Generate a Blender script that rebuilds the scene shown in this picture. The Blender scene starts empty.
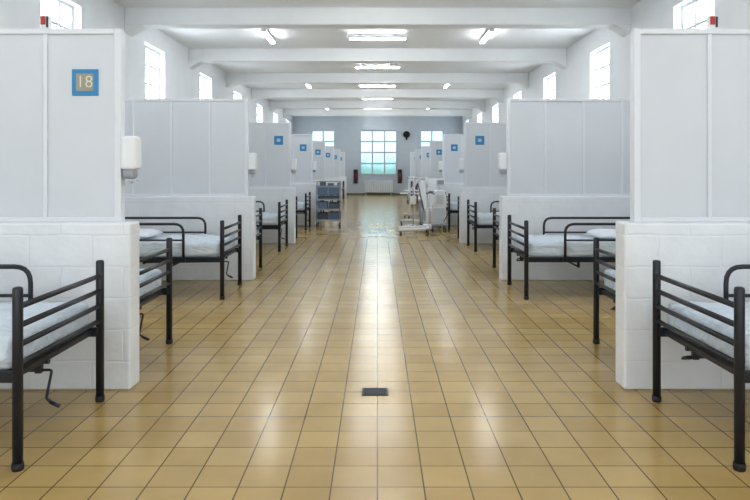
import bpy, bmesh, math, random
from mathutils import Vector, Matrix, noise
random.seed(4)
S=bpy.context.scene
COL=S.collection
S.view_settings.view_transform='Standard'
try: S.view_settings.look='None'
except Exception: pass
S.view_settings.exposure=0.34
S.view_settings.gamma=0.93

# ---------------------------------------------------------------- materials
def newmat(name):
    m=bpy.data.materials.new(name); m.use_nodes=True
    nt=m.node_tree; b=nt.nodes['Principled BSDF']
    return m,nt,b
def N(nt,t,**k):
    n=nt.nodes.new(t)
    for a,v in k.items(): setattr(n,a,v)
    return n
def mat(name,col,rough=0.5,metal=0.0,bump=0.0,bscale=40,var=0.0,vscale=3,coat=0.0,spec=None):
    m,nt,b=newmat(name)
    b.inputs['Base Color'].default_value=(*col,1)
    b.inputs['Roughness'].default_value=rough
    b.inputs['Metallic'].default_value=metal
    b.inputs['Coat Weight'].default_value=coat
    if spec is not None: b.inputs['Specular IOR Level'].default_value=spec
    tc=N(nt,'ShaderNodeTexCoord')
    if var>0:
        n=N(nt,'ShaderNodeTexNoise'); n.inputs['Scale'].default_value=vscale; n.inputs['Detail'].default_value=5
        nt.links.new(tc.outputs['Object'],n.inputs['Vector'])
        r=N(nt,'ShaderNodeMapRange'); r.inputs['From Min'].default_value=.3; r.inputs['From Max'].default_value=.7
        r.inputs['To Min'].default_value=1-var; r.inputs['To Max'].default_value=1.0
        nt.links.new(n.outputs['Fac'],r.inputs['Value'])
        x=N(nt,'ShaderNodeVectorMath',operation='SCALE'); x.inputs[0].default_value=col
        nt.links.new(r.outputs['Result'],x.inputs['Scale'])
        nt.links.new(x.outputs[0],b.inputs['Base Color'])
    if bump>0:
        n=N(nt,'ShaderNodeTexNoise'); n.inputs['Scale'].default_value=bscale; n.inputs['Detail'].default_value=4
        nt.links.new(tc.outputs['Object'],n.inputs['Vector'])
        bp=N(nt,'ShaderNodeBump'); bp.inputs['Strength'].default_value=bump; bp.inputs['Distance'].default_value=0.01
        nt.links.new(n.outputs['Fac'],bp.inputs['Height']); nt.links.new(bp.outputs[0],b.inputs['Normal'])
    return m
def emis(name,col,s):
    m,nt,b=newmat(name)
    b.inputs['Base Color'].default_value=(*[c*.8 for c in col],1)
    b.inputs['Emission Color'].default_value=(*col,1); b.inputs['Emission Strength'].default_value=s
    b.inputs['Roughness'].default_value=.3
    return m

M_wall=mat('white_wall_paint',(.90,.92,.94),.55,bump=.08,bscale=25,var=.04)
M_back=mat('grey_wall_paint',(.53,.575,.63),.6,bump=.08,bscale=25,var=.05)
M_ceil=mat('ceiling_paint',(.94,.95,.96),.6,bump=.05,var=.03,vscale=1)
M_beam=mat('beam_paint',(.94,.95,.96),.55,bump=.05,var=.03)
M_panel=mat('grey_white_panel',(.67,.705,.745),.4,bump=.03,bscale=8,var=.04,vscale=2)
M_batten=mat('panel_batten_white',(.74,.77,.81),.4)
M_steel=mat('dark_enamel_steel',(.012,.015,.022),.36)
M_rub=mat('black_rubber',(.012,.012,.013),.7)
M_white=mat('white_plastic',(.80,.82,.84),.35)
M_grey=mat('grey_plastic',(.32,.35,.40),.4)
M_dgrey=mat('dark_grey_plastic',(.10,.11,.13),.4)
M_lgrey=mat('light_grey_enamel',(.62,.66,.70),.35,metal=.1)
M_blue=mat('sign_blue',(.03,.24,.50),.4)
M_trayblue=mat('tray_blue',(.10,.16,.26),.45)
M_traydark=mat('tray_slate',(.07,.09,.13),.5)
M_tan=mat('sign_tan',(.33,.33,.26),.5)
M_cream=mat('sign_cream',(.74,.72,.58),.5)
M_palemark=mat('sign_pale_mark',(.45,.60,.72),.5)
M_red=mat('red_enamel',(.12,.012,.012),.4)
M_redp=mat('red_plastic',(.42,.03,.02),.4)
M_pillow=mat('pillow_cotton',(.80,.84,.90),.9,bump=.3,bscale=60)
M_vinyl=mat('white_vinyl',(.72,.75,.79),.4,bump=.1)
M_wframe=mat('window_frame_paint',(.72,.76,.79),.4)
M_wframeb=mat('end_window_frame_paint',(.50,.56,.62),.4)
M_drain=mat('drain_iron',(.035,.035,.035),.4,metal=.7)
M_brown=mat('brown_skirting',(.16,.10,.06),.5)

def sheetmat():
    m,nt,b=newmat('pale_blue_sheet')
    b.inputs['Roughness'].default_value=.9
    tc=N(nt,'ShaderNodeTexCoord')
    n=N(nt,'ShaderNodeTexNoise'); n.inputs['Scale'].default_value=6; n.inputs['Detail'].default_value=4
    nt.links.new(tc.outputs['Object'],n.inputs['Vector'])
    r=N(nt,'ShaderNodeValToRGB'); r.color_ramp.elements[0].color=(.58,.68,.78,1); r.color_ramp.elements[1].color=(.78,.85,.91,1)
    nt.links.new(n.outputs['Fac'],r.inputs[0]); nt.links.new(r.outputs[0],b.inputs['Base Color'])
    mp=N(nt,'ShaderNodeMapping'); mp.inputs['Scale'].default_value=(2.5,9,9); mp.inputs['Rotation'].default_value=(0,0,.5)
    nt.links.new(tc.outputs['Object'],mp.inputs[0])
    n2=N(nt,'ShaderNodeTexNoise'); n2.inputs['Scale'].default_value=1.3; n2.inputs['Detail'].default_value=4; n2.inputs['Distortion'].default_value=1.3
    nt.links.new(mp.outputs[0],n2.inputs['Vector'])
    bp=N(nt,'ShaderNodeBump'); bp.inputs['Strength'].default_value=.9; bp.inputs['Distance'].default_value=.04
    nt.links.new(n2.outputs['Fac'],bp.inputs['Height']); nt.links.new(bp.outputs[0],b.inputs['Normal'])
    return m
M_sheet=sheetmat()

def blockmat():
    m,nt,b=newmat('painted_block_masonry')
    tc=N(nt,'ShaderNodeTexCoord'); sp=N(nt,'ShaderNodeSeparateXYZ'); ad=N(nt,'ShaderNodeMath',operation='ADD'); cb=N(nt,'ShaderNodeCombineXYZ')
    nt.links.new(tc.outputs['Object'],sp.inputs[0])
    nt.links.new(sp.outputs['X'],ad.inputs[0]); nt.links.new(sp.outputs['Y'],ad.inputs[1])
    nt.links.new(ad.outputs[0],cb.inputs['X']); nt.links.new(sp.outputs['Z'],cb.inputs['Y'])
    nd=N(nt,'ShaderNodeTexNoise'); nd.inputs['Scale'].default_value=5; nt.links.new(tc.outputs['Object'],nd.inputs['Vector'])
    sc=N(nt,'ShaderNodeVectorMath',operation='SCALE'); sc.inputs['Scale'].default_value=.03; nt.links.new(nd.outputs['Color'],sc.inputs[0])
    av=N(nt,'ShaderNodeVectorMath',operation='ADD'); nt.links.new(cb.outputs[0],av.inputs[0]); nt.links.new(sc.outputs[0],av.inputs[1])
    br=N(nt,'ShaderNodeTexBrick'); br.inputs['Scale'].default_value=1; br.inputs['Brick Width'].default_value=.4; br.inputs['Row Height'].default_value=.2
    br.inputs['Mortar Size'].default_value=.010; br.inputs['Mortar Smooth'].default_value=1.0
    br.inputs['Color1'].default_value=(.81,.84,.87,1); br.inputs['Color2'].default_value=(.80,.83,.86,1); br.inputs['Mortar'].default_value=(.79,.82,.85,1)
    nt.links.new(av.outputs[0],br.inputs['Vector'])
    nv=N(nt,'ShaderNodeTexNoise'); nv.inputs['Scale'].default_value=4; nv.inputs['Detail'].default_value=5; nt.links.new(tc.outputs['Object'],nv.inputs['Vector'])
    rv=N(nt,'ShaderNodeMapRange'); rv.inputs['From Min'].default_value=.3; rv.inputs['From Max'].default_value=.7; rv.inputs['To Min'].default_value=.95; rv.inputs['To Max'].default_value=1.02
    nt.links.new(nv.outputs['Fac'],rv.inputs['Value'])
    sx=N(nt,'ShaderNodeVectorMath',operation='SCALE'); nt.links.new(br.outputs['Color'],sx.inputs[0]); nt.links.new(rv.outputs[0],sx.inputs['Scale'])
    nt.links.new(sx.outputs[0],b.inputs['Base Color'])
    nz=N(nt,'ShaderNodeTexNoise'); nz.inputs['Scale'].default_value=10; nz.inputs['Detail'].default_value=4; nt.links.new(tc.outputs['Object'],nz.inputs['Vector'])
    mx=N(nt,'ShaderNodeMath',operation='MULTIPLY_ADD'); mx.inputs[1].default_value=-.4
    nt.links.new(br.outputs['Fac'],mx.inputs[0]); nt.links.new(nz.outputs['Fac'],mx.inputs[2])
    bp=N(nt,'ShaderNodeBump'); bp.inputs['Strength'].default_value=.5; bp.inputs['Distance'].default_value=.009
    nt.links.new(mx.outputs[0],bp.inputs['Height']); nt.links.new(bp.outputs[0],b.inputs['Normal'])
    b.inputs['Roughness'].default_value=.28
    return m
M_block=blockmat()

def floormat():
    m,nt,b=newmat('glazed_tan_floor_tile')
    tc=N(nt,'ShaderNodeTexCoord')
    br=N(nt,'ShaderNodeTexBrick'); br.offset=0.0; br.squash=1.0
    br.inputs['Scale'].default_value=1; br.inputs['Brick Width'].default_value=.205; br.inputs['Row Height'].default_value=.205
    br.inputs['Mortar Size'].default_value=.0038; br.inputs['Mortar Smooth'].default_value=.3; br.inputs['Bias'].default_value=0
    br.inputs['Color1'].default_value=(.455,.312,.122,1); br.inputs['Color2'].default_value=(.525,.375,.155,1); br.inputs['Mortar'].default_value=(.105,.066,.03,1)
    nt.links.new(tc.outputs['Object'],br.inputs['Vector'])
    n=N(nt,'ShaderNodeTexNoise'); n.inputs['Scale'].default_value=2.0; n.inputs['Detail'].default_value=6; n.inputs['Roughness'].default_value=.6
    nt.links.new(tc.outputs['Object'],n.inputs['Vector'])
    r=N(nt,'ShaderNodeMapRange'); r.inputs['From Min'].default_value=.3; r.inputs['From Max'].default_value=.7; r.inputs['To Min'].default_value=.86; r.inputs['To Max'].default_value=1.06
    nt.links.new(n.outputs['Fac'],r.inputs['Value'])
    x=N(nt,'ShaderNodeVectorMath',operation='SCALE'); nt.links.new(br.outputs['Color'],x.inputs[0]); nt.links.new(r.outputs[0],x.inputs['Scale'])
    nt.links.new(x.outputs[0],b.inputs['Base Color'])
    b.inputs['Roughness'].default_value=.19
    b.inputs['Specular IOR Level'].default_value=.5
    return m
M_floor=floormat()

def paneback():
    m,nt,b=newmat('bright_outdoor_pane')
    tc=N(nt,'ShaderNodeTexCoord'); sp=N(nt,'ShaderNodeSeparateXYZ'); nt.links.new(tc.outputs['Generated'],sp.inputs[0])
    n=N(nt,'ShaderNodeTexNoise'); n.inputs['Scale'].default_value=2.5; n.inputs['Detail'].default_value=4
    nt.links.new(tc.outputs['Object'],n.inputs['Vector'])
    a=N(nt,'ShaderNodeMath',operation='MULTIPLY_ADD'); a.inputs[1].default_value=.45; nt.links.new(n.outputs['Fac'],a.inputs[0]); nt.links.new(sp.outputs['Z'],a.inputs[2])
    r=N(nt,'ShaderNodeValToRGB')
    e=r.color_ramp.elements; e[0].position=.28; e[0].color=(.14,.32,.28,1); e[1].position=1.15; e[1].color=(.62,.84,.96,1)
    e2=r.color_ramp.elements.new(.58); e2.color=(.44,.70,.80,1)
    nt.links.new(a.outputs[0],r.inputs[0]); nt.links.new(r.outputs[0],b.inputs['Emission Color'])
    b.inputs['Emission Strength'].default_value=1.25
    b.inputs['Base Color'].default_value=(.2,.3,.35,1)
    return m
M_paneback=paneback()
M_pane=emis('daylit_pane',(.90,.96,1.0),6.0)
M_tube=emis('fluorescent_tube',(.95,.98,1.0),32.0)

# ---------------------------------------------------------------- geometry helpers
def box(bm,a,b,bev=0.0,seg=1,mi=0):
    lo=Vector([min(p,q) for p,q in zip(a,b)]); hi=Vector([max(p,q) for p,q in zip(a,b)])
    r=bmesh.ops.create_cube(bm,size=1); vs=r['verts']
    for v in vs:
        v.co=Vector([lo[i]+(v.co[i]+.5)*(hi[i]-lo[i]) for i in range(3)])
    fs=set(f for v in vs for f in v.link_faces)
    for f in fs: f.material_index=mi
    if bev>0:
        es=list(set(e for v in vs for e in v.link_edges))
        r=bmesh.ops.bevel(bm,geom=es,offset=bev,segments=seg,profile=.5,affect='EDGES')
        for f in r['faces']: f.material_index=mi
def fillet(pts,r,n=4,closed=False):
    P=[Vector(p) for p in pts]; out=[]
    L=len(P)
    for i in range(L):
        if not closed and i in (0,L-1): out.append(P[i]); continue
        p0,p1,p2=P[i-1],P[i],P[(i+1)%L]
        d0=(p0-p1);d2=(p2-p1); rr=min(r,d0.length*.49,d2.length*.49)
        a=p1+d0.normalized()*rr; c=p1+d2.normalized()*rr
        for k in range(n+1):
            t=k/n; out.append(a*(1-t)**2+p1*2*t*(1-t)+c*t*t)
    return out
def tube(bm,pts,r,seg=8,closed=False,mi=0):
    P=[Vector(p) for p in pts]; L=len(P); rings=[]
    rr=r if isinstance(r,(list,tuple)) else [r]*L
    prev=None
    for i in range(L):
        if closed: t=(P[(i+1)%L]-P[i-1])
        elif i==0: t=P[1]-P[0]
        elif i==L-1: t=P[-1]-P[-2]
        else: t=(P[i+1]-P[i]).normalized()+(P[i]-P[i-1]).normalized()
        t.normalize()
        if prev is None:
            u=t.orthogonal().normalized()
        else:
            u=prev-t*prev.dot(t); u=u.normalized() if u.length>1e-6 else t.orthogonal().normalized()
        prev=u; w=t.cross(u)
        rings.append([bm.verts.new(P[i]+(u*math.cos(2*math.pi*k/seg)+w*math.sin(2*math.pi*k/seg))*rr[i]) for k in range(seg)])
    fs=[]
    for i in range(L if closed else L-1):
        A=rings[i];B=rings[(i+1)%L]
        for k in range(seg):
            f=bm.faces.new((A[k],A[(k+1)%seg],B[(k+1)%seg],B[k])); f.smooth=True; fs.append(f)
    if not closed:
        fs.append(bm.faces.new(rings[0][::-1])); fs.append(bm.faces.new(rings[-1]))
    for f in fs: f.material_index=mi
def cyl(bm,a,b,r,seg=16,mi=0): tube(bm,[a,b],r,seg,mi=mi)
def obj(name,bm,mats,parent=None,loc=(0,0,0)):
    me=bpy.data.meshes.new(name)
    bmesh.ops.recalc_face_normals(bm,faces=bm.faces[:])
    bm.to_mesh(me); bm.free()
    for m in (mats if isinstance(mats,(list,tuple)) else [mats]): me.materials.append(m)
    o=bpy.data.objects.new(name,me); COL.objects.link(o)
    o.location=loc
    if parent: o.parent=parent
    return o
def tag(o,label=None,cat=None,group=None,kind=None):
    if label:o['label']=label
    if cat:o['category']=cat
    if group:o['group']=group
    if kind:o['kind']=kind
    return o
def empty(name,label=None,cat=None,group=None,loc=(0,0,0),rz=0):
    o=bpy.data.objects.new(name,None); COL.objects.link(o); o.location=loc; o.rotation_euler=(0,0,rz)
    o.empty_display_size=.1
    tag(o,label,cat,group); return o
def dup(root,loc,rz=None,sub=None):
    def rec(o,par):
        c=o.copy(); COL.objects.link(c)
        if par: c.parent=par
        for ch in list(o.children): rec(ch,c)
        return c
    c=rec(root,None); c.location=loc
    if rz is not None: c.rotation_euler=(0,0,rz)
    return c
def B(): return bmesh.new()

# ---------------------------------------------------------------- dimensions
W=4.75; H=4.45; YB=36.4; Y0=-4.0; P=4.1; Z1=4.13
NB=8; BZ=4.13
# floor / ceiling
bm=B(); box(bm,(-W-.3,Y0,-.15),(W+.3,YB+.3,0)); tag(obj('floor',bm,M_floor),kind='structure',label='glossy tan square floor tiles with dark grout')
bm=B(); box(bm,(-W-.3,Y0,H),(W+.3,YB+.3,H+.2)); tag(obj('ceiling',bm,M_ceil),kind='structure',label='white painted flat ceiling')
# beams
for i in range(8):
    y=4.0+P*i
    bm=B(); box(bm,(-W,y,BZ),(W,y+.36,H),.012)
    for s in (-1,1):
        vs=[bm.verts.new((s*W,y+d,z)) for d in (0.0,.36) for z in (BZ,BZ-.16)]
        vs2=[bm.verts.new((s*(W-.3),y+d,BZ)) for d in (0.0,.36)]
        a,b_,c,d=vs; e,f=vs2
        bm.faces.new((a,b_,e)); bm.faces.new((c,d,f)); bm.faces.new((b_,d,f,e)); bm.faces.new((a,c,f,e)); bm.faces.new((a,b_,d,c))
    tag(obj('trim_%d'%(i+1),bm,M_beam),kind='structure',label='white painted concrete ceiling beam')

# side walls with window openings
WC=[1.6+P*k for k in range(-1,9)]; WW=1.25; SILL=2.45; TOP=4.02; T=.3
wn=0
def window(n,cx,cy,w,z0,z1,axis,sgn,cols,rows,pm,hb=.018,fm=None):
    def pt(u,d,z):
        return (sgn*(W+d),cy+u,z) if axis=='x' else (cx+u,YB+d,z)
    bm=B(); t=.05
    def bx(u0,u1,za,zb,d0=.13,d1=.20): box(bm,pt(u0,d0,za),pt(u1,d1,zb),.004)
    bx(-w/2,-w/2+t,z0,z1);bx(w/2-t,w/2,z0,z1);bx(-w/2+t,w/2-t,z0,z0+t);bx(-w/2+t,w/2-t,z1-t,z1)
    for c in range(1,cols):
        u=-w/2+w*c/cols; bx(u-hb,u+hb,z0+t,z1-t,.14,.19)
    for r in range(1,rows):
        z=z0+(z1-z0)*r/rows
        for c in range(cols):
            ua=-w/2+w*c/cols+(hb if c else t); ub=-w/2+w*(c+1)/cols-(hb if c<cols-1 else t)
            bx(ua,ub,z-hb,z+hb,.14,.19)
    box(bm,pt(-w/2,-.03,z0-.035),pt(w/2,.13,z0),.006)
    o=tag(obj('window_%d'%n,bm,fm or M_wframe),kind='structure',label='white framed multi-pane window')
    bm=B(); box(bm,pt(-w/2+.01,.20,z0+.01),pt(w/2-.01,.215,z1-.01)); obj('window_pane',bm,pm,o)
for s,nm in ((-1,'left'),(1,'right')):
    bm=B()
    X0=s*W; X1=s*(W+T)
    box(bm,(X0,Y0,0),(X1,YB,SILL-.035)); box(bm,(X0,Y0,TOP),(X1,YB,H))
    ys=[Y0]
    for c in WC:
        if c+WW/2<YB: ys+= [c-WW/2,c+WW/2]
    ys.append(YB)
    for k in range(0,len(ys),2): box(bm,(X0,ys[k],SILL-.035),(X1,ys[k+1],TOP))
    tag(obj('wall_'+nm,bm,M_wall),kind='structure',label='white painted side wall with high windows')
    for c in WC:
        if c+WW/2<YB:
            wn+=1; window(wn,0,c,WW,SILL,TOP,'x',s,3,4,M_pane,.024)
    bm=B(); 
    box(bm,(s*(W-.001),Y0,0),(s*(W-.015),YB,.10),.003)
    tag(obj('baseboard_'+nm,bm,M_brown),kind='structure')
# back wall with three windows
BW=[(-3.05,1.3),(.055,2.05),(3.05,1.3)]; bz0,bz1=1.15,3.62
bm=B()
box(bm,(-W-T,YB,0),(W+T,YB+T,bz0-.035)); box(bm,(-W-T,YB,bz1),(W+T,YB+T,H))
xs=[-W-T]
for c,w in BW: xs+=[c-w/2,c+w/2]
xs.append(W+T)
for k in range(0,len(xs),2): box(bm,(xs[k],YB,bz0-.035),(xs[k+1],YB+T,bz1))
tag(obj('wall_back',bm,M_back),kind='structure',label='grey painted end wall with three windows')
for c,w in BW:
    wn+=1; window(wn,c,0,w,bz0,bz1,'y',1,3 if w>2 else 2,4,M_paneback,.045,M_wframeb)
bm=B(); box(bm,(-W,YB-.015,0),(W,YB,.10),.003); tag(obj('baseboard_back',bm,M_brown),kind='structure')

# ---------------------------------------------------------------- partitions
PX=1.57; UX=1.65; PH=1.065; PT=2.31; TH=.17
def make_partition(s):
    r=empty('partition','white cubicle partition, painted block base with framed panel above','partition','cubicle partitions along the aisle')
    bm=B(); box(bm,(s*PX,0,0),(s*(W-.004),TH,PH),.015,3)
    obj('masonry_base',bm,M_block,r)
    bm=B(); yc=TH/2; 
    box(bm,(s*(UX+.03),yc-.02,PH),(s*(W-.004),yc+.02,PT-.03),mi=0)
    pan=obj('upper_panel',bm,M_panel,r)
    bm=B()
    box(bm,(s*UX,yc-.035,PH),(s*(UX+.045),yc+.035,PT),.003)
    box(bm,(s*(UX+.045),yc-.035,PT-.035),(s*(W-.004),yc+.035,PT),.003)
    box(bm,(s*(UX+.045),yc-.03,PH),(s*(W-.004),yc+.03,PH+.03),.003)
    k=1
    while UX+.49*k<W-.1:
        xx=UX+.49*k
        box(bm,(s*(xx-.013),yc-.032,PH+.03),(s*(xx+.013),yc+.032,PT-.035),.002)
        k+=1
    obj('panel_frame',bm,M_batten,r)
    return r
for s in (-1,1):
    r0=make_partition(s); r0.location=(0,Z1,0)
    for k in range(1,NB):
        c=dup(r0,(0,Z1+P*k,0))

# ---------------------------------------------------------------- signs
def make_sign(txt,size=.17):
    r=empty('room_sign','blue square bay sign with small pale marking','sign')
    h=size/2
    bm=B(); box(bm,(-h,-.008,-h),(h,0,h),.002); obj('sign_board',bm,M_blue,r)
    if txt:
        bm=B(); box(bm,(-h*.66,-.011,-h*.66),(h*.66,-.008,h*.66),.0005); obj('sign_plate',bm,M_tan,r)
        cu=bpy.data.curves.new('digits','FONT'); cu.body=txt; cu.size=.11; cu.extrude=.0008; cu.align_x='CENTER'; cu.align_y='CENTER'; cu.offset=-.0014
        t=bpy.data.objects.new('tmp',cu); COL.objects.link(t)
        bpy.context.view_layer.update()
        dg=bpy.context.evaluated_depsgraph_get(); me=bpy.data.meshes.new_from_object(t.evaluated_get(dg)); bpy.data.objects.remove(t)
        o=bpy.data.objects.new('sign_number',me); COL.objects.link(o); me.materials.clear(); me.materials.append(M_cream)
        o.rotation_euler=(math.pi/2,0,0); o.location=(0,-.0125,0); o.parent=r
    else:
        bm=B(); box(bm,(-h*.42,-.011,-h*.34),(h*.42,-.008,h*.38),.0005); obj('sign_plate',bm,M_palemark,r)
    return r
SY=TH/2-.0195
sg=make_sign('18'); sg.location=(-1.885,Z1+SY,1.965); sg['label']='blue square sign with tan plate reading 18'
sp=make_sign(''); sp['group']='small blue bay signs on the partitions'
first=True
for s in (-1,1):
    for k in range(2,NB):
        loc=(-1.885 if s<0 else 1.95,Z1+P*k+SY,1.965)
        if first: sp.location=loc; first=False
        else: dup(sp,loc)

# ---------------------------------------------------------------- dispensers
def make_disp():
    r=empty('hand_sanitizer_dispenser','white wall-mounted dispenser on the partition edge','dispenser','dispensers on partition ends')
    bm=B(); box(bm,(0,-.06,-.07),(.105,.06,.15),.025,3); obj('dispenser_cover',bm,M_white,r)
    bm=B(); box(bm,(.008,-.048,-.125),(.085,.048,-.06),.02,2); obj('dispenser_reservoir',bm,M_grey,r)
    bm=B(); cyl(bm,(.05,0,-.16),(.05,0,-.12),.014); box(bm,(.03,-.035,-.14),(.10,.035,-.128),.004); obj('dispenser_lever',bm,M_lgrey,r)
    return r
d0=make_disp(); d0.location=(-UX,Z1+TH/2,1.47)
for k in (1,2,3): dup(d0,(-UX,Z1+P*k+TH/2,1.47))
for k in (1,2,3): dup(d0,(UX,Z1+P*k+TH/2,1.47),math.pi)

# ---------------------------------------------------------------- nurse call fittings
def make_lamp():
    r=empty('call_lamp','small red and white fitting on partition top','lamp','call lamps')
    bm=B(); box(bm,(-.030,-.02,0),(.030,.02,.088),.005); obj('lamp_base',bm,M_white,r)
    bm=B(); box(bm,(-.024,-.027,.028),(.008,-.019,.082),.003); obj('lamp_lens',bm,M_redp,r)
    bm=B(); box(bm,(.012,-.025,.01),(.026,-.019,.08),.002); obj('lamp_switch',bm,M_steel,r)
    return r
l0=make_lamp(); l0.location=(-2.15,Z1+TH/2,PT); dup(l0,(2.17,Z1+TH/2,PT))

# ---------------------------------------------------------------- beds
BWD=.90; BL=2.02
def make_bed(folded):
    r=empty('hospital_bed','dark steel hospital bed with pale blue sheeted mattress','bed','hospital beds along the ward')
    hw=BWD/2
    def endboard(name,x,h):
        bm=B()
        for s in (-1,1):
            tube(bm,[(x,s*hw,.03),(x,s*hw,h-.012),(x,s*hw,h-.003),(x,s*hw,h)],[.0235,.0235,.020,.010],14)
        for z,rr in ((h-.095,.0145),(h-.185,.0145),(h-.275,.0145),(h-.365,.0145)):
            cyl(bm,(x,-hw,z),(x,hw,z),rr,10)
        o=obj(name,bm,M_steel,r)
        for s in (-1,1):
            bm=B(); tube(bm,[(x,s*hw,0),(x,s*hw,.012),(x,s*hw,.035)],[.025,.028,.027],14)
            obj('rubber_foot',bm,M_rub,o)
        return o
    endboard('footboard',0,.855); endboard('headboard',BL,.95)
    bm=B()
    for s in (-1,1):
        box(bm,(.0,s*(hw-.012),.40),(BL,s*(hw-.042),.455),.004)
    for x in (.05,.5,.98,1.46,1.95):
        box(bm,(x-.02,-hw+.02,.41),(x+.02,hw-.02,.44),.003)
    cyl(bm,(.02,.12,.41),(1.1,.12,.40),.014,8); cyl(bm,(.5,-hw+.03,.41),(.5,hw-.03,.41),.012,8)
    cyl(bm,(1.1,-hw+.03,.41),(1.1,hw-.03,.41),.012,8)
    obj('bed_frame',bm,M_steel,r)
    bm=B()
    cyl(bm,(.06,.12,.365),(.95,.12,.355),.010,8); box(bm,(.055,.105,.35),(.09,.135,.42),.003)
    for x in (.62,.95):
        for y in (.09,.15): box(bm,(x-.012,y-.004,.34),(x+.012,y+.004,.42),.001)
        cyl(bm,(x,.08,.355),(x,.16,.355),.016,8)
    for s in (-1,1): box(bm,(.60,s*.28-.005,.32),(.63,s*.28+.005,.42),.001)
    cyl(bm,(.615,-.29,.33),(.615,.29,.33),.010,8)
    obj('tilt_mechanism',bm,M_steel,r)
    bm=B()
    for i in range(20):
        x=.1+i*.095
        box(bm,(x,-hw+.042,.442),(x+.05,hw-.042,.452))
    box(bm,(.1,-.02,.438),(1.95,.02,.444))
    obj('slat_platform',bm,M_lgrey,r)
    bm=B(); 
    x0,x1,y0,y1,z0,z1=.045,BL-.05,-hw+.03,hw-.03,.453,.606
    nx,ny,nz=80,38,5
    box(bm,(x0,y0,z0),(x1,y1,z1))
    bmesh.ops.subdivide_edges(bm,edges=[e for e in bm.edges if abs(e.verts[0].co.x-e.verts[1].co.x)>.1],cuts=nx,use_grid_fill=True)
    bmesh.ops.subdivide_edges(bm,edges=[e for e in bm.edges if abs(e.verts[0].co.y-e.verts[1].co.y)>.1],cuts=ny,use_grid_fill=True)
    bmesh.ops.subdivide_edges(bm,edges=[e for e in bm.edges if abs(e.verts[0].co.z-e.verts[1].co.z)>.1],cuts=nz,use_grid_fill=True)
    R=.03
    for v in bm.verts:
        c=v.co
        q=Vector((min(max(c.x,x0+R),x1-R),min(max(c.y,y0+R),y1-R),min(max(c.z,z0+R),z1-R)))
        d=c-q
        if d.length>R: c=q+d.normalized()*R
        u=c.x*.88+c.y*.47; w_=-c.x*.47+c.y*.88
        ridge=(1-abs(noise.noise(Vector((u*2.2,w_*8,c.z*3)))*2))
        ridge2=(1-abs(noise.noise(Vector((u*6+3,w_*2.6,c.z*3)))*2))
        n=noise.noise(Vector((c.x*2,c.y*3,c.z*2)))*.006+max(0,ridge)**5*.014+max(0,ridge2)**5*.010
        if c.z>z0+.03:
            c=c+Vector((0,(-1 if c.y<0 else 1)*n*.5 if abs(c.y)>hw-.10 else 0,n))
        v.co=c
    for f in bm.faces: f.smooth=True
    obj('mattress',bm,M_sheet,r)
    for s in (-1,1):
        bm=B(); ya=s*hw
        pts=fillet([(.42,ya,.43),(.42,ya,.815),(1.62,ya,.815),(1.62,ya,.43)],.10,5)
        tube(bm,pts,.0145,10)
        cyl(bm,(.42,ya,.64),(1.62,ya,.64),.010,8)
        for x in (.42,1.62): box(bm,(x-.025,s*(hw-.045),.405),(x+.025,s*(hw+.018),.45),.003)
        obj('side_guard',bm,M_steel,r)
    bm=B()
    if folded:
        pts=fillet([(.08,.12,.365),(.03,.12,.365),(.035,.20,.33),(.10,.22,.33)],.008,2)
        tube(bm,pts,.0065,8); cyl(bm,(.05,.215,.33),(.12,.222,.33),.010,10)
    else:
        pts=fillet([(.08,.12,.365),(.005,.12,.365),(.03,.13,.22),(-.02,.14,.195)],.012,2)
        tube(bm,pts,.007,8); cyl(bm,(.005,.137,.205),(-.045,.142,.185),.010,10)
    obj('crank_handle',bm,M_steel,r)
    return r
def make_pillow():
    bm=B()
    n=18
    def h(u,v): return .06*((1-abs(u)**2.6)**.55)*((1-abs(v)**2.6)**.55)
    top={};bot={}
    for i in range(n+1):
        for j in range(n+1):
            u=-1+2*i/n; v=-1+2*j/n
            k=1-.07*(u*u*v*v)
            x=u*.19*k*(1-.05*(1-abs(v))) ;y=v*.30*k
            e=h(u,v)
            w=noise.noise(Vector((x*9,y*9,1)))*.008*(e/.06)
            top[i,j]=bm.verts.new((x,y,e+w+.035))
            if i in(0,n) or j in (0,n): bot[i,j]=top[i,j]
            else: bot[i,j]=bm.verts.new((x,y,.035-e*.6))
    for i in range(n):
        for j in range(n):
            f=bm.faces.new((top[i,j],top[i+1,j],top[i+1,j+1],top[i,j+1])); f.smooth=True
            f=bm.faces.new((bot[i,j],bot[i,j+1],bot[i+1,j+1],bot[i+1,j])); f.smooth=True
    o=obj('pillow',bm,M_pillow)
    tag(o,'white cotton pillow lying on a bed','pillow','pillows on the hospital beds')
    return o
beds={-1:make_bed(False),1:make_bed(True)}; pil0=make_pillow()
usedb={-1:False,1:False}; usedp=False
FX=1.68
YC=[3.035+BWD/2]
for k in range(NB):
    zp=Z1+P*k
    YC.append(zp+TH+.045+BWD/2)
    if k<NB-1: YC.append(zp+P-.30-BWD/2)
for i,y in enumerate(YC):
    if y+.5>YB: continue
    for s in (-1,1):
        fx=FX
        if s>0: fx={0:1.69,1:1.765,2:1.61}.get(i,FX)
        loc=(s*fx,y,0); rz=0 if s>0 else math.pi
        px=fx+(1.05 if i==2 else BL-.34)
        ploc=(s*px,y,.622)
        if not usedb[s]:
            beds[s].location=loc; beds[s].rotation_euler=(0,0,rz); usedb[s]=True
        else: dup(beds[s],loc,rz)
        if not usedp: pil0.location=ploc; usedp=True
        else: dup(pil0,ploc)

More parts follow.
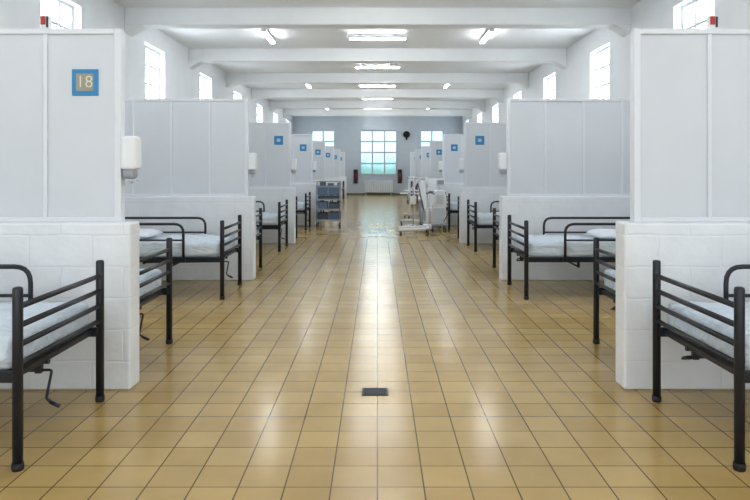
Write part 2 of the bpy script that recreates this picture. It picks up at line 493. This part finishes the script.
# ---------------------------------------------------------------- fluorescent lamps
HZ=4.41
def make_fl(L=1.3):
    r=empty('fluorescent_light','white ceiling batten light with lit tubes','ceiling light','ceiling fluorescent lights')
    h=L/2
    bm=B(); box(bm,(-h,-.05,-.05),(h,.05,0),.008,2); 
    for s in (-1,1):
        box(bm,(s*h,-.055,-.09),(s*(h-.03),.055,-.045),.006)
        box(bm,(s*.4-.05,-.04,-.01),(s*.4+.05,.04,H-HZ+.001),.003)
    obj('light_housing',bm,M_white,r)
    for s in (-1,1):
        bm=B(); cyl(bm,(-h+.03,s*.03,-.07),(h-.03,s*.03,-.07),.017,10); obj('light_tube',bm,M_tube,r)
    return r
f0=make_fl(); f0.location=(0,14.6,HZ)
for k in (-3,-2,-1,1,2,3,4,5):
    dup(f0,(0,14.6+P*k,HZ))
for k in (-2,0,2,4):
    for s in (-1,1): dup(f0,(s*2.42,14.4+P*k,HZ),math.pi/2)

# ---------------------------------------------------------------- floor drain
bm=B(); box(bm,(-.083,-.07,0),(.083,.07,.004),.001)
r=empty('floor_drain','dark metal floor drain grate set in the tiles','drain',loc=(-.015,4.1,0))
obj('drain_plate',bm,M_drain,r)
bm=B()
for i in range(6): box(bm,(-.07,-.055+i*.02,.004),(.07,-.047+i*.02,.007))
obj('drain_grate',bm,M_steel,r)

# ---------------------------------------------------------------- casters
def caster(parent,x,y,rad=.05,name='caster'):
    bm=B(); cyl(bm,(x-.014,y,rad),(x+.014,y,rad),rad,18,mi=0)
    cyl(bm,(x-.017,y,rad),(x+.017,y,rad),rad*.5,12,mi=1)
    for s in (-1,1): box(bm,(x+s*.018,y-.012,rad-.01),(x+s*.022,y+.012,rad*2+.012),mi=1)
    box(bm,(x-.022,y-.014,rad*2+.006),(x+.022,y+.014,rad*2+.014),mi=1); cyl(bm,(x,y,rad*2+.012),(x,y,rad*2+.04),.009,8,mi=1)
    return obj(name,bm,[M_rub,M_grey],parent)

# ---------------------------------------------------------------- trolley
r=empty('medical_trolley','blue-grey framed trolley with drawer and dark filled shelves','trolley',loc=(-1.2,16.0,0))
w,d=.30,.22
for x in (-w+.03,w-.03):
    for y in (-d+.03,d-.03): caster(r,x,y,.055)
bm=B()
for x in (-w+.012,w-.012):
    for y in (-d+.02,d-.02): cyl(bm,(x,y,.14),(x,y,1.06),.013,10)
tube(bm,fillet([(w-.012,-d+.02,.90),(w+.07,-d+.02,.96),(w+.07,d-.02,.96),(w-.012,d-.02,.90)],.04,4),.011,8)
for y in (-d+.02,d-.02): tube(bm,fillet([(-w+.012,y,1.02),(-w+.012,y,1.12),(w-.012,y,1.12),(w-.012,y,1.02)],.04,4),.010,8)
obj('trolley_frame',bm,M_grey,r)
for z in (.16,.42,.66,.98):
    bm=B(); box(bm,(-w,-d,z),(w,d,z+.015),.004)
    for s in (-1,1):
        box(bm,(-w,s*d,z+.012),(w,s*(d-.012),z+.04),.003); box(bm,(s*w,-d+.015,z+.012),(s*(w-.012),d-.015,z+.04),.003)
    obj('trolley_shelf',bm,M_grey,r)
bm=B(); box(bm,(-w+.025,-.19,.78),(w-.025,.19,.98),.006); ub=obj('drawer_unit',bm,M_grey,r)
for s in (-1,1):
    bm=B(); box(bm,(s*.01,-.205,.79),(s*(w-.035),-.188,.965),.005); o=obj('drawer',bm,M_trayblue,ub)
for i,(x,z,hh,ww,mm) in enumerate(((-.14,.175,.18,.125,M_traydark),(.14,.175,.20,.12,M_trayblue),(-.14,.435,.19,.12,M_trayblue),(.14,.435,.17,.125,M_traydark),(0,.675,.085,.26,M_traydark))):
    bm=B(); box(bm,(x-ww,-.19,z),(x+ww,.16,z+hh),.012,2); box(bm,(x-ww-.006,-.195,z+hh-.015),(x+ww+.006,.17,z+hh),.004); box(bm,(x-.04,-.203,z+hh*.45),(x+.04,-.188,z+hh*.45+.025),.004)
    o=obj('storage_bin',bm,mm); o.location=(-1.2,16.0,0)
    tag(o,'slate plastic storage bin standing on the trolley shelf','bin','bins on the trolley')
for dx,hh,mm in ((-.14,.10,M_dgrey),(.05,.07,M_trayblue)):
    bm=B(); box(bm,(dx-.07,-.10,.996),(dx+.07,.10,.996+hh),.01,2); box(bm,(dx-.075,-.105,.99+hh),(dx+.075,.105,1.008+hh),.006)
    o=obj('supply_box',bm,mm); o.location=(-1.2,16.0,0); tag(o,'small supply box with lid on trolley top','box')

# ---------------------------------------------------------------- patient hoist
r=empty('patient_hoist','white mobile patient lift with low legs and folded boom','patient lift',loc=(.96,14.15,0))
for x,y in ((-.46,-.30),(-.46,.30),(.12,-.24),(.12,.24)): caster(r,x,y,.045 if x<0 else .055)
bm=B()
for s in (-1,1):
    tube(bm,fillet([(-.50,s*.30,.125),(-.05,s*.26,.13),(.12,s*.22,.15),(.12,0,.15)],.05,4),.030,10)
box(bm,(.03,-.12,.11),(.21,.12,.22),.02,2)
obj('lift_base',bm,M_white,r)
bm=B(); box(bm,(.08,-.045,.18),(.15,.045,1.0),.015,2); tube(bm,[(.115,0,.98),(.10,0,1.24)],.032,12)
obj('mast',bm,M_white,r)
bm=B(); tube(bm,fillet([(.10,-.2,.90),(.24,-.2,.93),(.24,.2,.93),(.10,.2,.90)],.05,4),.014,8); cyl(bm,(.10,-.2,.90),(.10,.2,.90),.012,8); obj('push_handle',bm,M_dgrey,r)
bm=B(); tube(bm,fillet([(.10,0,1.20),(-.02,0,1.22),(-.24,0,.96),(-.30,0,.84)],.06,6),.022,10)
obj('boom',bm,M_lgrey,r)
bm=B(); cyl(bm,(-.30,0,.86),(-.30,0,.76),.012,8); tube(bm,fillet([(-.30,-.22,.66),(-.30,-.20,.76),(-.30,.20,.76),(-.30,.22,.66)],.03,3),.014,8); obj('spreader_bar',bm,M_dgrey,r)
bm=B(); cyl(bm,(.07,0,.40),(-.0,0,.74),.022,10); cyl(bm,(-.0,0,.72),(-.08,0,1.12),.012,8); obj('actuator',bm,M_dgrey,r)
bm=B(); box(bm,(-.01,-.08,.30),(.08,.08,.52),.02,2); obj('battery_pack',bm,M_grey,r)

# ---------------------------------------------------------------- upright white equipment body
r=empty('equipment_cart','upright white wheeled medical machine with control head','medical cart',loc=(1.40,14.95,0))
for x in (-.15,.15):
    for y in (-.22,.22): caster(r,x,y,.05)
bm=B(); box(bm,(-.19,-.27,.13),(.19,.27,.19),.02,2); obj('cart_base',bm,M_grey,r)
bm=B()
prof=[(-.16,.19),(-.16,.60),(-.10,.78),(-.07,.94),(.13,.94),(.16,.78),(.16,.19)]
a=[bm.verts.new((x,-.20,z)) for x,z in prof]; b=[bm.verts.new((x,.20,z)) for x,z in prof]
bm.faces.new(a); bm.faces.new(b[::-1])
for i in range(len(prof)): bm.faces.new((a[i],b[i],b[(i+1)%len(prof)],a[(i+1)%len(prof)]))
bmesh.ops.bevel(bm,geom=bm.edges[:],offset=.02,segments=2,profile=.5,affect='EDGES')
obj('machine_body',bm,M_white,r)
bm=B(); box(bm,(-.13,-.212,.25),(.13,-.196,.54),.005); o=obj('front_cover',bm,M_lgrey,r)
bm=B(); box(bm,(-.06,-.212,.64),(.10,-.196,.84),.005); obj('vent_grille',bm,M_lgrey,r)
bm=B(); cyl(bm,(.04,0,.92),(.04,0,1.06),.02,10); box(bm,(-.05,-.05,1.04),(.14,.04,1.20),.02,2); obj('control_head',bm,M_white,r)
bm=B(); box(bm,(-.03,-.056,1.07),(.12,-.047,1.17),.004); obj('control_screen',bm,M_grey,r)
bm=B(); tube(bm,fillet([(-.08,-.12,.84),(-.24,-.12,.90),(-.24,.12,.90),(-.08,.12,.84)],.04,4),.012,8); obj('push_handle',bm,M_dgrey,r)
bm=B(); tube(bm,fillet([(.12,-.15,.86),(.22,-.20,.70),(.20,-.22,.40),(.10,-.21,.22)],.08,5),.010,8); obj('hose',bm,M_dgrey,r)

# infusion stand
r=empty('infusion_stand','tall thin drip pole with pump on five-legged wheeled base','infusion stand',loc=(.83,15.15,0))
for k in range(5):
    t=k*2*math.pi/5; caster(r,.25*math.cos(t),.25*math.sin(t),.03)
bm=B()
for k in range(5):
    t=k*2*math.pi/5; tube(bm,[(0,0,.12),(.25*math.cos(t),.25*math.sin(t),.09)],[.02,.013],8)
obj('stand_base',bm,M_lgrey,r)
bm=B(); cyl(bm,(0,0,.10),(0,0,1.22),.014,10)
for s in (-1,1): tube(bm,fillet([(0,0,1.20),(s*.11,0,1.20),(s*.13,0,1.23)],.02,3),.007,6)
obj('pole',bm,M_grey,r)
bm=B(); box(bm,(-.07,-.10,.60),(.07,-.01,.80),.015,2); obj('infusion_pump',bm,M_white,r)

# ---------------------------------------------------------------- overbed tables
def make_table():
    r=empty('overbed_table','white overbed table on low wheeled base','table','overbed tables beside the aisle')
    for x in (-.30,.30):
        for y in (-.18,.18): caster(r,x,y,.03)
    bm=B()
    for s in (-1,1): box(bm,(-.33,s*.18-.022,.088),(.33,s*.18+.022,.125),.006)
    box(bm,(.28,-.18,.088),(.33,.18,.125),.006); obj('table_base',bm,M_lgrey,r)
    bm=B(); box(bm,(.28,-.03,.12),(.325,.03,.78),.006); box(bm,(.0,-.03,.755),(.3,.03,.785),.004); obj('table_column',bm,M_lgrey,r)
    bm=B(); box(bm,(-.34,-.2,.785),(.34,.2,.81),.012,2); obj('table_top',bm,M_white,r)
    return r
t0=make_table(); t0.location=(.92,16.75,0); dup(t0,(1.15,19.2,0),.3)

# ---------------------------------------------------------------- reclining hospital chair
r=empty('reclining_hospital_chair','white vinyl wheeled patient chair beside a partition','chair',loc=(1.28,15.85,0))
for x in (-.22,.22):
    for y in (-.26,.26): caster(r,x,y,.055)
bm=B()
for s in (-1,1):
    tube(bm,fillet([(s*.24,-.30,.15),(s*.24,.30,.15),(s*.24,.30,.68),(s*.24,-.25,.68),(s*.24,-.30,.15)],.06,4),.016,8)
for y in (-.26,.26): cyl(bm,(-.24,y,.16),(.24,y,.16),.014,8)
obj('chair_frame',bm,M_grey,r)
bm=B(); box(bm,(-.22,-.28,.40),(.22,.24,.49),.035,3); obj('seat',bm,M_vinyl,r)
bm=B(); box(bm,(-.22,.0,0),(.22,.09,.74),.04,3); o=obj('backrest',bm,M_vinyl,r,(0,.17,.47)); o.rotation_euler=(-.2,0,0)
for s in (-1,1):
    bm=B(); box(bm,(s*.21,-.26,.67),(s*.28,.22,.72),.02,2); obj('armrest',bm,M_vinyl,r)
bm=B(); box(bm,(-.19,-.04,0),(.19,.03,.34),.025,2); o=obj('leg_rest',bm,M_vinyl,r,(0,-.30,.12)); o.rotation_euler=(.25,0,0)

# ---------------------------------------------------------------- end wall items
r=empty('radiator','white ribbed radiator under the end window','radiator',loc=(.05,YB-.10,0))
for i in range(16):
    bm=B(); x=-.75+i*.1; box(bm,(x-.042,-.07,.14),(x+.042,.05,.82),.025,2)
    obj('radiator_section',bm,M_white,r)
bm=B(); cyl(bm,(-.8,0,.2),(.8,0,.2),.02); cyl(bm,(-.8,0,.76),(.8,0,.76),.02)
for x in (-.7,.7): box(bm,(x-.02,-.03,0),(x+.02,.03,.2))
obj('radiator_pipe',bm,M_lgrey,r)
def exting(x):
    r=empty('fire_extinguisher','dark red fire extinguisher mounted on the end wall','fire extinguisher','fire extinguishers',loc=(x,YB-.11,.75))
    bm=B(); tube(bm,[(0,0,0),(0,0,.02),(0,0,.42),(0,0,.48),(0,0,.50)],[.07,.085,.085,.05,.03],16); obj('cylinder_body',bm,M_red,r)
    bm=B(); cyl(bm,(0,0,.50),(0,0,.56),.022); box(bm,(-.02,-.10,.55),(.02,.03,.575),.004); box(bm,(-.02,-.09,.59),(.02,.03,.605),.004)
    tube(bm,fillet([(.02,0,.54),(.12,0,.5),(.12,0,.12),(.10,0,.05)],.06,4),.011,8); obj('valve_and_hose',bm,M_rub,r)
    bm=B(); box(bm,(-.12,.07,-.1),(.12,.11,.68),.004); obj('bracket',bm,M_steel,r)
    return r
e0=exting(-1.22); dup(e0,(1.25,YB-.11,.75))
r=empty('wall_fan','black round wall-mounted fan','fan',loc=(1.62,YB,3.38)); r.scale=(.85,.85,.85)
bm=B(); box(bm,(-.06,-.03,-.35),(.06,0,-.1),.01); tube(bm,[(0,-.02,-.2),(0,-.14,-.12),(0,-.16,0)],.025,8)
tube(bm,[(0,-.12,0),(0,-.15,0),(0,-.16,0)],[.10,.21,.215],24)
obj('fan_bracket',bm,M_rub,r)
bm=B()
for rr,yy in ((.22,-.25),(.19,-.27),(.16,-.285),(.13,-.29),(.10,-.295),(.07,-.30),(.04,-.30),(.22,-.20),(.22,-.16)):
    tube(bm,[(rr*math.cos(a*math.pi/12),yy,rr*math.sin(a*math.pi/12)) for a in range(24)],.006,6,closed=True)
for a in range(24):
    t=a*math.pi/12; tube(bm,[(.03*math.cos(t),-.305,.03*math.sin(t)),(.14*math.cos(t),-.29,.14*math.sin(t)),(.22*math.cos(t),-.25,.22*math.sin(t)),(.22*math.cos(t),-.16,.22*math.sin(t))],.004,5)
obj('fan_cage',bm,M_rub,r)
bm=B(); cyl(bm,(0,-.26,0),(0,-.15,0),.045,16)
for k in range(4):
    t=k*math.pi/2+.4; u=Vector((math.cos(t),0,math.sin(t))); w_=Vector((-math.sin(t),0,math.cos(t)))
    q=[u*.03+w_*-.02+Vector((0,-.22,0)),u*.18+w_*-.07+Vector((0,-.23,0)),u*.19+w_*.06+Vector((0,-.21,0)),u*.03+w_*.03+Vector((0,-.21,0))]
    f=bm.faces.new([bm.verts.new(p) for p in q])
    g=bmesh.ops.solidify(bm,geom=[f],thickness=.004)
obj('fan_blades',bm,M_rub,r)

# ---------------------------------------------------------------- world + camera
w=bpy.data.worlds.new('World'); S.world=w; w.use_nodes=True
bg=w.node_tree.nodes['Background']; bg.inputs[0].default_value=(.92,.96,1,1); bg.inputs[1].default_value=1.6
cam=bpy.data.cameras.new('cam'); co=bpy.data.objects.new('camera',cam); COL.objects.link(co)
co.location=(0,0,1.4); co.rotation_euler=(math.pi/2,0,0)
cam.sensor_width=36; cam.lens=650/750*36; cam.shift_x=-2.5/750; cam.shift_y=-80/750
cam.clip_end=200
S.camera=co
